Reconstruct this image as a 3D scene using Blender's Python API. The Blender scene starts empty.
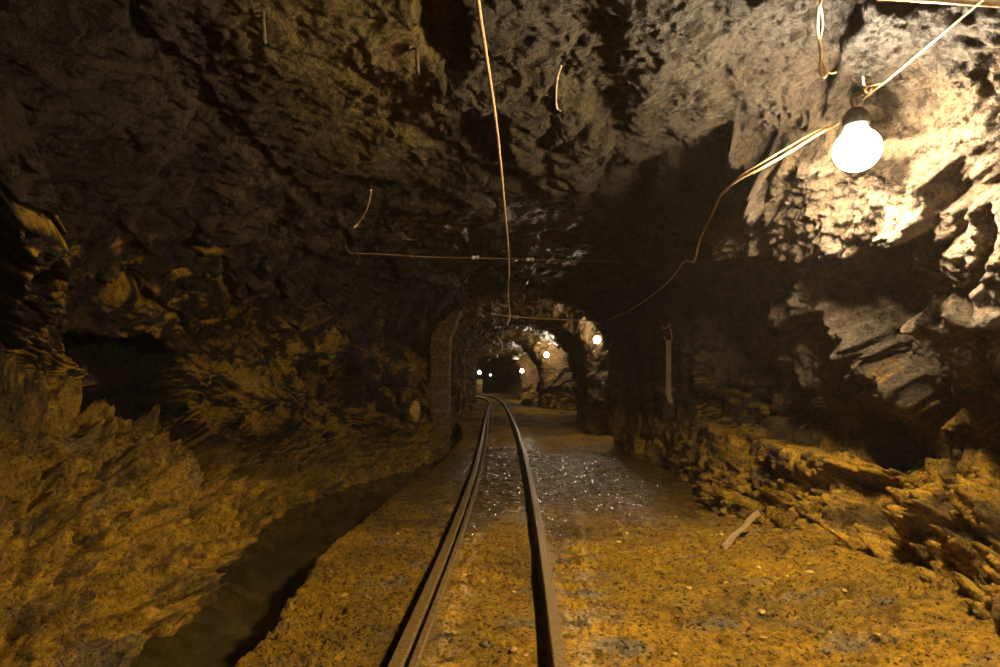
import bpy, bmesh, math, random
import numpy as np
from mathutils import Vector, Matrix

sc = bpy.context.scene
COL = sc.collection
# ------------------------------------------------------------------ camera, world, exposure
F = 556.0
CAM_Z = 1.27
PITCH = math.atan(42.5 / F)
cam_d = bpy.data.cameras.new('camera')
cam_d.sensor_width = 36.0
cam_d.lens = F / 1000.0 * 36.0
cam_d.clip_start = 0.05
cam_d.clip_end = 200
cam = bpy.data.objects.new('camera', cam_d)
cam.location = (0, 0, CAM_Z)
cam.rotation_euler = (math.radians(90) + PITCH, 0, 0)
COL.objects.link(cam)
sc.camera = cam
world = bpy.data.worlds.new('mine_dark')
world.use_nodes = True
world.node_tree.nodes['Background'].inputs[0].default_value = (0.0, 0.0, 0.0, 1)
world.node_tree.nodes['Background'].inputs[1].default_value = 0.0
sc.world = world
sc.view_settings.view_transform = 'Standard'
sc.view_settings.look = 'None'
sc.view_settings.exposure = 0.0
sc.view_settings.gamma = 1.0
sc.view_settings.use_curve_mapping = False
sc.cycles.max_bounces = 6
sc.cycles.diffuse_bounces = 4
sc.cycles.sample_clamp_indirect = 6.0
LAMP_COL = (1.0, 0.81, 0.56)
MAIN_LAMP = 4600.0      # watts of the near lamp
BACK_LAMP = 1900.0     # the next lamp of the row, just behind the camera
FAR_LAMP = 600.0      # watts of each far lamp
HAZE = 0.0015

RES = 1.0
FINE = 1.0
rng = np.random.RandomState(7)
random.seed(7)
CP, SP = math.cos(PITCH), math.sin(PITCH)

def ray(px, py):
    a = (px - 500.0) / F
    b = (333.5 - py) / F
    return np.array([a, CP - b * SP, SP + b * CP])
def at(px, py, Y):
    "the point of a pixel at distance Y down the tunnel"
    d = ray(px, py)
    k = Y / d[1]
    return Vector((d[0] * k, Y, CAM_Z + d[2] * k))
def onz(px, py, z=0.0):
    "the point of a pixel on the level z"
    d = ray(px, py)
    k = (z - CAM_Z) / d[2]
    return Vector((d[0] * k, d[1] * k, z))
def project(x, y, z):
    f = y * CP + (z - CAM_Z) * SP
    u = -y * SP + (z - CAM_Z) * CP
    f = np.where(f < 0.05, 0.05, f)
    return 500 + F * x / f, 333.5 - F * u / f

# ------------------------------------------------------------------ numpy noise
def _hash(ix, iy, iz, seed):
    h = (ix.astype(np.int64) * 374761393 + iy.astype(np.int64) * 668265263 + iz.astype(np.int64) * 2147483647 + seed * 974711) & 0xffffffff
    h = ((h ^ (h >> 13)) * 1274126177) & 0xffffffff
    h = ((h ^ (h >> 16)) * 2246822519) & 0xffffffff
    return (h ^ (h >> 15)) & 0xffffffff
GR = rng.normal(size=(256, 3)).astype(np.float32)
GR /= np.linalg.norm(GR, axis=1)[:, None]
RV = rng.uniform(-1, 1, size=(1024, 4)).astype(np.float32)
def perlin(x, y, z, seed=0):
    xi, yi, zi = np.floor(x), np.floor(y), np.floor(z)
    fx, fy, fz = (x - xi).astype(np.float32), (y - yi).astype(np.float32), (z - zi).astype(np.float32)
    xi, yi, zi = xi.astype(np.int64), yi.astype(np.int64), zi.astype(np.int64)
    u, v, w = [t * t * t * (t * (t * 6 - 15) + 10) for t in (fx, fy, fz)]
    out = 0
    for dx in (0, 1):
        for dy in (0, 1):
            for dz in (0, 1):
                g = GR[_hash(xi + dx, yi + dy, zi + dz, seed) & 255]
                n = g[..., 0] * (fx - dx) + g[..., 1] * (fy - dy) + g[..., 2] * (fz - dz)
                out = out + n * (u if dx else 1 - u) * (v if dy else 1 - v) * (w if dz else 1 - w)
    return out * 1.5
def fbm(p, f, octv=4, seed=0, gain=0.5, ridged=False):
    o, a, s = 0, 1.0, 0
    for k in range(octv):
        n = perlin(p[0] * f, p[1] * f, p[2] * f, seed + k * 17)
        if ridged:
            n = 1 - 2 * np.abs(n)
        o = o + n * a
        s += a
        a *= gain
        f *= 2.03
    return o / s
def facets(p, f, seed=0):
    "random tilted plane per Voronoi cell: broken rock faces; also F2-F1"
    x, y, z = p[0] * f, p[1] * f, p[2] * f
    xi, yi, zi = np.floor(x).astype(np.int64), np.floor(y).astype(np.int64), np.floor(z).astype(np.int64)
    b1 = np.full(x.shape, 9e9, np.float32)
    b2 = b1.copy()
    val = np.zeros(x.shape, np.float32)
    for dx in (-1, 0, 1):
        for dy in (-1, 0, 1):
            for dz in (-1, 0, 1):
                h = _hash(xi + dx, yi + dy, zi + dz, seed)
                r = RV[h & 1023]
                r2 = RV[(h >> 10) & 1023]
                ax = (xi + dx + 0.5 + 0.45 * r[..., 0] - x).astype(np.float32)
                ay = (yi + dy + 0.5 + 0.45 * r[..., 1] - y).astype(np.float32)
                az = (zi + dz + 0.5 + 0.45 * r[..., 2] - z).astype(np.float32)
                d = ax * ax + ay * ay + az * az
                v = r[..., 3] * 0.5 + ax * r2[..., 0] + ay * r2[..., 1] + az * r2[..., 2]
                nb = d < b1
                b2 = np.where(nb, b1, np.minimum(b2, d))
                val = np.where(nb, v, val)
                b1 = np.where(nb, d, b1)
    return val, np.sqrt(b2) - np.sqrt(b1), np.sqrt(b1)
def facets_in(mask, p, f, seed):
    m = mask > 0.002
    out = [np.zeros(mask.shape, np.float32) + c for c in (0, 0.3, 0.5)]
    if m.any():
        r_ = facets([q[m] for q in p], f, seed)
        for o_, v_ in zip(out, r_):
            o_[m] = v_
    return out
def sstep(a, b, x):
    t = np.clip((x - a) / (b - a), 0, 1)
    return t * t * (3 - 2 * t)
def pchip(xk, yk, x):
    xk, yk = np.asarray(xk, float), np.asarray(yk, float)
    h = np.diff(xk)
    d = np.diff(yk) / h
    m = np.zeros(len(xk))
    for i in range(1, len(xk) - 1):
        if d[i - 1] * d[i] > 0:
            w1, w2 = 2 * h[i] + h[i - 1], h[i] + 2 * h[i - 1]
            m[i] = (w1 + w2) / (w1 / d[i - 1] + w2 / d[i])
    m[0], m[-1] = d[0], d[-1]
    x = np.clip(x, xk[0], xk[-1])
    i = np.clip(np.searchsorted(xk, x) - 1, 0, len(h) - 1)
    t = (x - xk[i]) / h[i]
    return ((1 + 2 * t) * (1 - t) ** 2 * yk[i] + t * (1 - t) ** 2 * h[i] * m[i] + t * t * (3 - 2 * t) * yk[i + 1] + t * t * (t - 1) * h[i] * m[i + 1])
def seg_dist(px, py, pts):
    "distance in pixels to a polyline, signed side, and the position along it 0..1"
    best = np.full(px.shape, 1e9)
    along = np.zeros(px.shape)
    n = len(pts) - 1
    for i in range(n):
        (ax, ay), (bx, by) = pts[i], pts[i + 1]
        dx, dy = bx - ax, by - ay
        L = dx * dx + dy * dy
        t = np.clip(((px - ax) * dx + (py - ay) * dy) / L, 0, 1)
        q = np.hypot(px - ax - t * dx, py - ay - t * dy)
        m = q < best
        best = np.where(m, q, best)
        along = np.where(m, (i + t) / n, along)
    return best, along
def in_poly(px, py, pts):
    inside = np.zeros(px.shape, bool)
    n = len(pts)
    for i in range(n):
        (ax, ay), (bx, by) = pts[i], pts[(i + 1) % n]
        c = ((ay > py) != (by > py)) & (px < (bx - ax) * (py - ay) / ((by - ay) or 1e-9) + ax)
        inside ^= c
    return inside
def poly_mask(px, py, pts, soft):
    "1 inside the outline, falling to 0 over `soft` pixels at its edge"
    bx0, bx1 = min(p[0] for p in pts) - soft, max(p[0] for p in pts) + soft
    by0, by1 = min(p[1] for p in pts) - soft, max(p[1] for p in pts) + soft
    out = np.zeros(px.shape)
    m = (px > bx0) & (px < bx1) & (py > by0) & (py < by1)
    if not m.any():
        return out
    qx, qy = px[m], py[m]
    d, _ = seg_dist(qx, qy, list(pts) + [pts[0]])
    s = np.where(in_poly(qx, qy, pts), d, -d)
    out[m] = sstep(-soft, soft, s)
    return out

# ------------------------------------------------------------------ materials
def new_mat(name):
    m = bpy.data.materials.new(name)
    m.use_nodes = True
    nt = m.node_tree
    return m, nt, nt.nodes['Principled BSDF']
def N(nt, t, **kw):
    n = nt.nodes.new(t)
    for k, v in kw.items():
        setattr(n, k, v)
    return n
def noise_node(nt, scale, detail=6, rough=0.6, coord=None, dist=0.0):
    n = N(nt, 'ShaderNodeTexNoise')
    n.inputs['Scale'].default_value = scale
    n.inputs['Detail'].default_value = detail
    n.inputs['Roughness'].default_value = rough
    n.inputs['Distortion'].default_value = dist
    nt.links.new(coord, n.inputs['Vector'])
    return n
def ramp(nt, src, a, b, c0=(0, 0, 0, 1), c1=(1, 1, 1, 1)):
    r = N(nt, 'ShaderNodeValToRGB')
    r.color_ramp.elements[0].position = a
    r.color_ramp.elements[1].position = b
    r.color_ramp.elements[0].color = c0
    r.color_ramp.elements[1].color = c1
    nt.links.new(src, r.inputs[0])
    return r
def ground_mat(name, fine=55.0, bump=0.5, wet_rough=(0.7, 0.16), var=0.55, grain=220.0, spec=0.5, dist=0.03, speck=(0.56, 0.64), flow=(1, 1, 1)):
    "vertex attribute 'tint' holds the stone's or mud's colour, painted light and shade included, 'wet' how wet it is; noise breaks both up"
    m, nt, b = new_mat(name)
    L = nt.links.new
    geo = N(nt, 'ShaderNodeTexCoord').outputs['Object']
    at_c = N(nt, 'ShaderNodeAttribute', attribute_name='tint')
    at_w = N(nt, 'ShaderNodeAttribute', attribute_name='wet')
    n1 = noise_node(nt, fine, 8, 0.7, geo)
    n2 = noise_node(nt, 9.0, 6, 0.65, geo, 0.6)
    n3 = noise_node(nt, grain, 3, 0.6, geo)
    r1 = ramp(nt, n1.outputs['Fac'], 0.36, 0.62, (1 - var, 1 - var, 1 - var, 1), (1.25, 1.25, 1.25, 1))
    r2 = ramp(nt, n2.outputs['Fac'], 0.35, 0.65, (0.72, 0.72, 0.76, 1), (1.15, 1.12, 1.05, 1))
    mx = N(nt, 'ShaderNodeMix', data_type='RGBA', blend_type='MULTIPLY')
    mx.inputs[0].default_value = 1
    L(at_c.outputs['Color'], mx.inputs[6]); L(r1.outputs[0], mx.inputs[7])
    my = N(nt, 'ShaderNodeMix', data_type='RGBA', blend_type='MULTIPLY')
    my.inputs[0].default_value = 1
    L(mx.outputs[2], my.inputs[6]); L(r2.outputs[0], my.inputs[7])
    n4 = noise_node(nt, fine * 1.5, 5, 0.72, geo, 0.15)
    r4 = ramp(nt, n4.outputs['Fac'], speck[0], speck[1], (1, 1, 1, 1), (0.15, 0.14, 0.13, 1))  # dark specks paint small shade into the bump pits
    mz = N(nt, 'ShaderNodeMix', data_type='RGBA', blend_type='MULTIPLY')
    mz.inputs[0].default_value = 1
    L(my.outputs[2], mz.inputs[6]); L(r4.outputs[0], mz.inputs[7])
    L(mz.outputs[2], b.inputs['Base Color'])
    # roughness from wetness, broken up
    w = N(nt, 'ShaderNodeMath', operation='MULTIPLY')
    rw = ramp(nt, n2.outputs['Fac'], 0.40, 0.47)
    L(at_w.outputs['Fac'], w.inputs[0]); L(rw.outputs[0], w.inputs[1])
    mr = N(nt, 'ShaderNodeMapRange')
    mr.inputs[3].default_value, mr.inputs[4].default_value = wet_rough
    L(w.outputs[0], mr.inputs[0])
    L(mr.outputs[0], b.inputs['Roughness'])
    ms = N(nt, 'ShaderNodeMapRange')
    ms.inputs[3].default_value, ms.inputs[4].default_value = 0.10, spec + 0.15
    L(w.outputs[0], ms.inputs[0])
    L(ms.outputs[0], b.inputs['Specular IOR Level'])
    h = N(nt, 'ShaderNodeMath', operation='MULTIPLY_ADD')
    L(n3.outputs['Fac'], h.inputs[0]); h.inputs[1].default_value = 0.4; L(n1.outputs['Fac'], h.inputs[2])
    h2 = N(nt, 'ShaderNodeMath', operation='MULTIPLY_ADD')
    r5 = ramp(nt, n4.outputs['Fac'], 0.42, 0.66)
    L(r5.outputs[0], h2.inputs[0]); h2.inputs[1].default_value = -0.45; L(h.outputs[0], h2.inputs[2])
    h = h2
    bp = N(nt, 'ShaderNodeBump')
    bp.inputs['Strength'].default_value = bump
    bp.inputs['Distance'].default_value = dist
    mb = N(nt, 'ShaderNodeMapRange')
    mb.inputs[3].default_value, mb.inputs[4].default_value = bump, bump * 0.22
    L(w.outputs[0], mb.inputs[0])
    L(mb.outputs[0], bp.inputs['Strength'])
    L(h.outputs[0], bp.inputs['Height'])
    L(bp.outputs[0], b.inputs['Normal'])
    return m
ROCK = ground_mat('rock', 34.0, 1.0, (0.75, 0.30), 0.55, 110.0, 0.4, 0.07)
MUD = ground_mat('mud', 26.0, 1.0, (0.72, 0.06), 0.45, 90.0, 0.5, 0.06, (0.545, 0.60))
def simple(name, c1, c2, scale=30, rough=0.6, metal=0.0, bump=0.3, bd=0.004, coordscale=(1, 1, 1)):
    m, nt, b = new_mat(name)
    tc = N(nt, 'ShaderNodeTexCoord').outputs['Object']
    mp = N(nt, 'ShaderNodeMapping')
    mp.inputs['Scale'].default_value = coordscale
    nt.links.new(tc, mp.inputs[0])
    n = noise_node(nt, scale, 6, 0.65, mp.outputs[0])
    r = ramp(nt, n.outputs['Fac'], 0.38, 0.62, (*c1, 1), (*c2, 1))
    nt.links.new(r.outputs[0], b.inputs['Base Color'])
    b.inputs['Roughness'].default_value = rough
    b.inputs['Metallic'].default_value = metal
    bp = N(nt, 'ShaderNodeBump')
    bp.inputs['Strength'].default_value = bump
    bp.inputs['Distance'].default_value = bd
    nt.links.new(n.outputs['Fac'], bp.inputs['Height'])
    nt.links.new(bp.outputs[0], b.inputs['Normal'])
    return m
RAIL = simple('rusty_rail_steel', (0.09, 0.052, 0.012), (0.26, 0.15, 0.035), 40, 0.5, 0.2, 0.6, 0.006)
RAIL_TOP = simple('worn_rail_head', (0.13, 0.075, 0.016), (0.30, 0.18, 0.045), 50, 0.36, 0.35, 0.5, 0.004)
WIRE = simple('old_copper_wire', (0.42, 0.26, 0.11), (0.75, 0.5, 0.24), 60, 0.45, 0.2, 0.2, 0.001)
WIRE_DK = simple('dirty_cable_sheath', (0.30, 0.21, 0.12), (0.6, 0.45, 0.28), 40, 0.6, 0.0, 0.2, 0.001)
WIRE_OLD = simple('tarnished_wire', (0.14, 0.08, 0.025), (0.34, 0.2, 0.07), 60, 0.55, 0.1, 0.2, 0.001)
PORC = simple('dusty_porcelain', (0.55, 0.47, 0.38), (0.85, 0.78, 0.68), 25, 0.35)
IRON = simple('rusted_iron', (0.10, 0.05, 0.02), (0.28, 0.14, 0.05), 50, 0.7, 0.3)
WOOD = simple('muddy_wood', (0.10, 0.06, 0.018), (0.30, 0.18, 0.05), 12, 0.75, 0.0, 0.5, 0.006, (12, 12, 1.2))
PIPE = simple('muddy_pipe', (0.35, 0.24, 0.12), (0.6, 0.45, 0.28), 20, 0.5, 0.2)
BOXW = simple('white_enclosure', (0.7, 0.66, 0.6), (0.85, 0.82, 0.76), 20, 0.5)
SOCK = simple('black_bakelite', (0.02, 0.017, 0.014), (0.06, 0.05, 0.04), 20, 0.4)
def emit_mat(name, col, s):
    m, nt, b = new_mat(name)
    b.inputs['Base Color'].default_value = (0.8, 0.8, 0.8, 1)
    b.inputs['Emission Color'].default_value = (*col, 1)
    b.inputs['Emission Strength'].default_value = s
    try:
        m.cycles.emission_sampling = 'NONE'
    except Exception:
        pass
    return m
GLOW_MAIN = emit_mat('lit_globe_near', LAMP_COL, 30.0)
GLOW_FAR = emit_mat('lit_globe_far', LAMP_COL, 30.0)
mw, nt, b = new_mat('ditch_water')
b.inputs['Base Color'].default_value = (0.042, 0.030, 0.008, 1)
b.inputs['Roughness'].default_value = 0.06
b.inputs['IOR'].default_value = 1.33
n = noise_node(nt, 2.2, 4, 0.6, N(nt, 'ShaderNodeTexCoord').outputs['Object'], 1.0)
rr = ramp(nt, n.outputs['Fac'], 0.35, 0.68, (0.036, 0.025, 0.005, 1), (0.066, 0.050, 0.014, 1))
nt.links.new(rr.outputs[0], b.inputs['Base Color'])
bp = N(nt, 'ShaderNodeBump'); bp.inputs['Strength'].default_value = 0.10; bp.inputs['Distance'].default_value = 0.02
nt.links.new(n.outputs['Fac'], bp.inputs['Height']); nt.links.new(bp.outputs[0], b.inputs['Normal'])
WATER = mw

# ------------------------------------------------------------------ mesh helpers
def grid_object(name, P, tint=None, wet=None, mat=None, flip=False):
    n, m = P.shape[0], P.shape[1]
    me = bpy.data.meshes.new(name)
    idx = np.arange(n * m).reshape(n, m)
    a, b_, c, d = idx[:-1, :-1], idx[1:, :-1], idx[1:, 1:], idx[:-1, 1:]
    q = np.stack([a, d, c, b_] if flip else [a, b_, c, d], -1).reshape(-1, 4)
    nf = len(q)
    me.vertices.add(n * m)
    me.vertices.foreach_set('co', P.reshape(-1).astype(np.float32))
    me.loops.add(nf * 4)
    me.loops.foreach_set('vertex_index', q.reshape(-1).astype(np.int32))
    me.polygons.add(nf)
    me.polygons.foreach_set('loop_start', (np.arange(nf) * 4).astype(np.int32))
    me.polygons.foreach_set('use_smooth', np.ones(nf, bool))
    me.update(calc_edges=True)
    if tint is not None:
        at_ = me.color_attributes.new('tint', 'FLOAT_COLOR', 'POINT')
        c4 = np.ones((n * m, 4), np.float32)
        c4[:, :3] = tint.reshape(-1, 3)
        at_.data.foreach_set('color', c4.reshape(-1))
        w_ = me.attributes.new('wet', 'FLOAT', 'POINT')
        w_.data.foreach_set('value', wet.reshape(-1).astype(np.float32))
    if mat:
        me.materials.append(mat)
    o = bpy.data.objects.new(name, me)
    COL.objects.link(o)
    return o
def obj(name, bm, mat, parent=None, smooth=True, loc=None):
    me = bpy.data.meshes.new(name)
    if smooth:
        for f in bm.faces:
            f.smooth = True
    bm.normal_update()
    bm.to_mesh(me)
    bm.free()
    if mat:
        me.materials.append(mat)
    o = bpy.data.objects.new(name, me)
    COL.objects.link(o)
    if parent:
        o.parent = parent
    if loc is not None:
        o.location = loc
    return o
def tag(o, label=None, cat=None, group=None, kind=None):
    if label: o['label'] = label
    if cat: o['category'] = cat
    if group: o['group'] = group
    if kind: o['kind'] = kind
    return o
def empty(name, loc):
    o = bpy.data.objects.new(name, None)
    o.location = loc
    o.empty_display_size = 0.1
    COL.objects.link(o)
    return o
def tube(bm, pts, r, seg=8, cap=True, r_end=None):
    pts = [Vector(p) for p in pts]
    rings = []
    prev = None
    for i, p in enumerate(pts):
        t = (pts[min(i + 1, len(pts) - 1)] - pts[max(i - 1, 0)])
        if t.length < 1e-9:
            t = Vector((0, 0, 1))
        t.normalize()
        if prev is None:
            u = t.orthogonal().normalized()
        else:
            u = (prev - t * prev.dot(t))
            if u.length < 1e-6:
                u = t.orthogonal()
            u.normalize()
        prev = u
        v = t.cross(u)
        rr_ = r if r_end is None else r + (r_end - r) * i / max(1, len(pts) - 1)
        rings.append([bm.verts.new(p + (u * math.cos(a) + v * math.sin(a)) * rr_) for a in [2 * math.pi * k / seg for k in range(seg)]])
    for i in range(len(rings) - 1):
        for k in range(seg):
            bm.faces.new((rings[i][k], rings[i][(k + 1) % seg], rings[i + 1][(k + 1) % seg], rings[i + 1][k]))
    if cap:
        bm.faces.new(list(reversed(rings[0])))
        bm.faces.new(rings[-1])
def smooth_path(pts, n=8):
    "Catmull-Rom through the points"
    P = [Vector(p) for p in pts]
    out = []
    for i in range(len(P) - 1):
        p0, p1, p2, p3 = P[max(i - 1, 0)], P[i], P[i + 1], P[min(i + 2, len(P) - 1)]
        for k in range(n):
            t = k / n
            out.append(0.5 * ((2 * p1) + (p2 - p0) * t + (2 * p0 - 5 * p1 + 4 * p2 - p3) * t * t + (3 * p1 - p0 - 3 * p2 + p3) * t ** 3))
    out.append(P[-1])
    return out
def lathe(bm, prof, seg=20, axis=None, origin=(0, 0, 0)):
    "profile of (radius, height) turned about the local z axis, then turned onto `axis`"
    M = Matrix.Identity(3)
    if axis is not None:
        M = Vector((0, 0, 1)).rotation_difference(Vector(axis).normalized()).to_matrix()
    origin = Vector(origin)
    rings = []
    for r, h in prof:
        if r < 1e-6:
            rings.append([bm.verts.new(origin + M @ Vector((0, 0, h)))])
        else:
            rings.append([bm.verts.new(origin + M @ Vector((r * math.cos(2 * math.pi * k / seg), r * math.sin(2 * math.pi * k / seg), h))) for k in range(seg)])
    for a, b_ in zip(rings[:-1], rings[1:]):
        for k in range(seg):
            k2 = (k + 1) % seg
            if len(a) == 1 and len(b_) == 1:
                continue
            if len(a) == 1:
                bm.faces.new((a[0], b_[k2], b_[k]))
            elif len(b_) == 1:
                bm.faces.new((a[k], a[k2], b_[0]))
            else:
                bm.faces.new((a[k], a[k2], b_[k2], b_[k]))

# ------------------------------------------------------------------ tunnel profile, left waterline -> crown -> right floor
U_CREASE, U_RIGHT, NU = 8.0, 12.5, 21
ST = {}
ST[-4.0] = [(-1.9,-.8),(-2.1,-.36),(-2.25,.1),(-2.4,.5),(-2.7,.8),(-3.0,1.0),(-3.0,1.7),(-2.6,2.35),(-1.85,2.85),(-.9,3.0),(.1,3.05),(1.0,3.0),(1.7,2.85),(2.25,2.5),(2.6,2.0),(2.8,1.4),(2.9,.85),(2.8,.65),(2.75,.35),(2.75,-.05),(2.7,-.5)]
ST[1.0] = ST[-4.0]
ST[2.6] = [(-1.8,-.8),(-2.05,-.36),(-2.3,.0),(-2.6,.35),(-3.0,.62),(-3.3,.9),(-3.15,1.7),(-2.6,2.4),(-1.72,2.88),(-.9,3.02),(.1,3.06),(1.0,3.0),(1.7,2.84),(2.2,2.5),(2.5,2.05),(2.75,1.4),(3.0,.85),(2.9,.62),(2.78,.35),(2.5,-.05),(2.4,-.5)]
ST[3.4] = [(-2.1,-.8),(-2.33,-.36),(-2.5,.08),(-2.75,.45),(-3.2,.72),(-3.6,.95),(-3.5,1.7),(-2.8,2.4),(-1.74,2.9),(-.9,3.04),(.1,3.08),(1.0,3.02),(1.65,2.88),(2.1,2.55),(2.42,2.05),(2.68,1.4),(3.0,.86),(2.86,.68),(2.70,.38),(2.42,-.05),(2.3,-.5)]
ST[4.2] = [(-2.2,-.8),(-2.4,-.36),(-2.55,.1),(-2.8,.5),(-3.3,.8),(-3.85,1.0),(-3.8,1.7),(-2.95,2.4),(-1.74,2.92),(-.9,3.06),(.1,3.08),(1.0,3.02),(1.65,2.88),(2.1,2.6),(2.45,2.1),(2.7,1.4),(3.0,.86),(2.8,.68),(2.68,.35),(2.46,-.05),(2.3,-.5)]
ST[5.2] = [(-2.3,-.8),(-2.5,-.36),(-2.65,.05),(-2.95,.4),(-3.5,.7),(-3.85,1.0),(-3.8,1.7),(-2.95,2.4),(-1.74,2.92),(-.9,3.06),(.1,3.08),(1.0,3.02),(1.6,2.88),(2.1,2.6),(2.4,2.1),(2.6,1.4),(2.7,.95),(2.62,.7),(2.45,.35),(2.25,-.05),(2.1,-.5)]
ST[6.2] = [(-2.5,-.8),(-2.8,-.36),(-2.95,-.1),(-3.15,.2),(-3.4,.6),(-3.6,1.0),(-3.55,1.7),(-2.9,2.4),(-1.74,2.94),(-.9,3.08),(.1,3.1),(1.0,3.05),(1.7,2.9),(2.2,2.6),(2.5,2.1),(2.6,1.4),(2.62,.95),(2.58,.7),(2.45,.35),(2.35,-.02),(2.3,-.5)]
ST[8.0] = [(-2.1,-.8),(-2.35,-.36),(-2.5,-.1),(-2.65,.2),(-2.8,.6),(-2.9,1.0),(-2.85,1.7),(-2.4,2.4),(-1.6,2.94),(-.8,3.1),(.1,3.12),(1.0,3.06),(1.7,2.9),(2.15,2.6),(2.4,2.1),(2.48,1.4),(2.5,.95),(2.48,.7),(2.45,.35),(2.4,-.02),(2.3,-.5)]
ST[10.0] = [(-1.45,-.8),(-1.6,-.36),(-1.7,-.1),(-1.8,.2),(-1.9,.6),(-1.9,1.0),(-1.85,1.7),(-1.6,2.3),(-1.15,2.8),(-.5,3.05),(.2,3.1),(.95,3.05),(1.55,2.88),(2.0,2.55),(2.2,2.1),(2.28,1.4),(2.3,.95),(2.3,.7),(2.3,.35),(2.3,-.02),(2.3,-.5)]
ARCH = [(-1.34,-.9),(-1.32,-.36),(-1.31,.1),(-1.30,.5),(-1.30,.9),(-1.29,1.3),(-1.26,1.8),(-1.12,2.3),(-.75,2.68),(-.3,2.86),(.3,2.93),(.9,2.86),(1.4,2.66),(1.8,2.38),(2.08,2.0),(2.2,1.5),(2.22,1.0),(2.22,.7),(2.22,.4),(2.22,-.05),(2.22,-.5)]
def arch(lx=0.0, rx=0.0, dz=0.0, cx=0.0):
    out = []
    for i, (x, z) in enumerate(ARCH):
        w = min(1, abs(x - 0.45) / 1.5)
        out.append((x + cx + (lx if x < .45 else rx) * w, z + dz * max(0, min(1, (z - 1.0) / 1.8))))
    return out
ST[11.0] = ARCH
ST[11.45] = arch(-.15, .75, .12)
ST[12.1] = arch(-.2, .62, .10)
ST[13.05] = arch(-.1, .02, -.12)
ST[16.5] = arch(-.1, 0.05, -.02)
ST[17.2] = arch(-.05, 1.6, .10)
ST[20.8] = arch(-.05, 1.3, .05)
ST[22.2] = arch(.0, -.50, -.15)
ST[24.5] = arch(.0, -.42, -.05)
ST[25.2] = arch(.0, 1.3, .05)
ST[30.0] = arch(-.3, 1.0, .0)
ST[31.6] = arch(-.5, -1.0, -.2)
ST[33.0] = arch(-.9, -1.0, -.2)
ST[34.0] = arch(-1.6, .2, .0)
ST[40.0] = arch(-3.5, -.2, .0)
ST[50.0] = arch(-7.0, -1.5, .0)
YK = sorted(ST)
CT = np.array([ST[k] for k in YK])          # station, control, xz
rows = np.concatenate([np.linspace(-4, 1.2, int(70 * RES), endpoint=False), np.exp(np.linspace(math.log(1.2), math.log(50.0), int(900 * RES)))])
for a, b_ in ((11.0, 11.5), (12.1, 13.1), (16.4, 17.3), (20.7, 22.3), (24.4, 25.3), (29.9, 31.7), (32.9, 34.1)):
    rows = np.concatenate([rows[(rows < a) | (rows > b_)], np.linspace(a, b_, 56)])
rows.sort()
# arc length of the near profile spreads the samples around the section
near = CT[YK.index(3.4)]
seglen = np.hypot(*np.diff(near, axis=0).T)
uu = []
for i, L_ in enumerate(seglen):
    n_ = max(4, int(L_ / 0.0115 * RES))
    uu.append(i + np.arange(n_) / n_)
uu = np.concatenate(uu + [[NU - 1.0]])
ctl = np.zeros((len(rows), NU, 2))
for c in range(NU):
    for k in range(2):
        ctl[:, c, k] = pchip(YK, CT[:, c, k], rows)
iu = np.clip(np.floor(uu).astype(int), 0, NU - 2)
tu = uu - iu
g = lambda j: ctl[:, np.clip(iu + j, 0, NU - 1), :]
T = tu[None, :, None]
XZ = 0.5 * (2 * g(0) + (g(1) - g(-1)) * T + (2 * g(-1) - 5 * g(0) + 4 * g(1) - g(2)) * T ** 2 + (3 * g(0) - g(-1) - 3 * g(1) + g(2)) * T ** 3)
Yg = np.repeat(rows[:, None], len(uu), 1)
B = np.stack([XZ[..., 0], Yg, XZ[..., 1]], -1)
Uq = np.repeat(uu[None, :], len(rows), 0)
dY = np.gradient(B, axis=0)
dU = np.gradient(B, axis=1)
nrm = np.cross(dU, dY)
nrm /= (np.linalg.norm(nrm, axis=-1, keepdims=True) + 1e-9)
cen = np.stack([np.full_like(Yg, 0.2), Yg, np.full_like(Yg, 1.2)], -1)
sgn = np.sign(((cen - B) * nrm).sum(-1, keepdims=True))
nrm = nrm * sgn                              # points into the tunnel
PX, PY = project(B[..., 0], B[..., 1], B[..., 2])
PX = np.where(Yg < 0.6, -9999, PX)

p3 = [B[..., 0], B[..., 1], B[..., 2]]
wx = fbm(p3, 0.9, 3, 5) * 0.35
wy = fbm(p3, 0.9, 3, 25) * 0.35
wz = fbm(p3, 0.9, 3, 45) * 0.35
q3 = [p3[0] + wx, p3[1] + wy, p3[2] + wz]
ceil_m = sstep(8.0, 9.0, Uq) * (1 - sstep(12.2, 13.0, Uq))
left_m = 1 - sstep(7.6, 8.3, Uq)
right_m = sstep(12.2, 13.0, Uq)
nearc = sstep(8.5, 7.5, Yg + 0.0)
SPC = np.maximum(Yg * 0.0042, 0.012)
def lim(f):
    "fade what the rows this far down could not carry"
    return np.clip(0.33 / (f * SPC), 0, 1) ** 2
calm = poly_mask(PX, PY, [(-100,-100),(440,-100),(440,60),(420,200),(330,235),(200,240),(60,230),(20,100)], 40)
shore0 = poly_mask(PX, PY, [(-60,420),(220,430),(450,420),(440,480),(250,560),(100,700),(-60,700)], 18)
D = fbm(q3, 0.55, 3, 1) * 0.15
D += fbm(q3, 1.5, 4, 2, ridged=True) * 0.07
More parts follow.
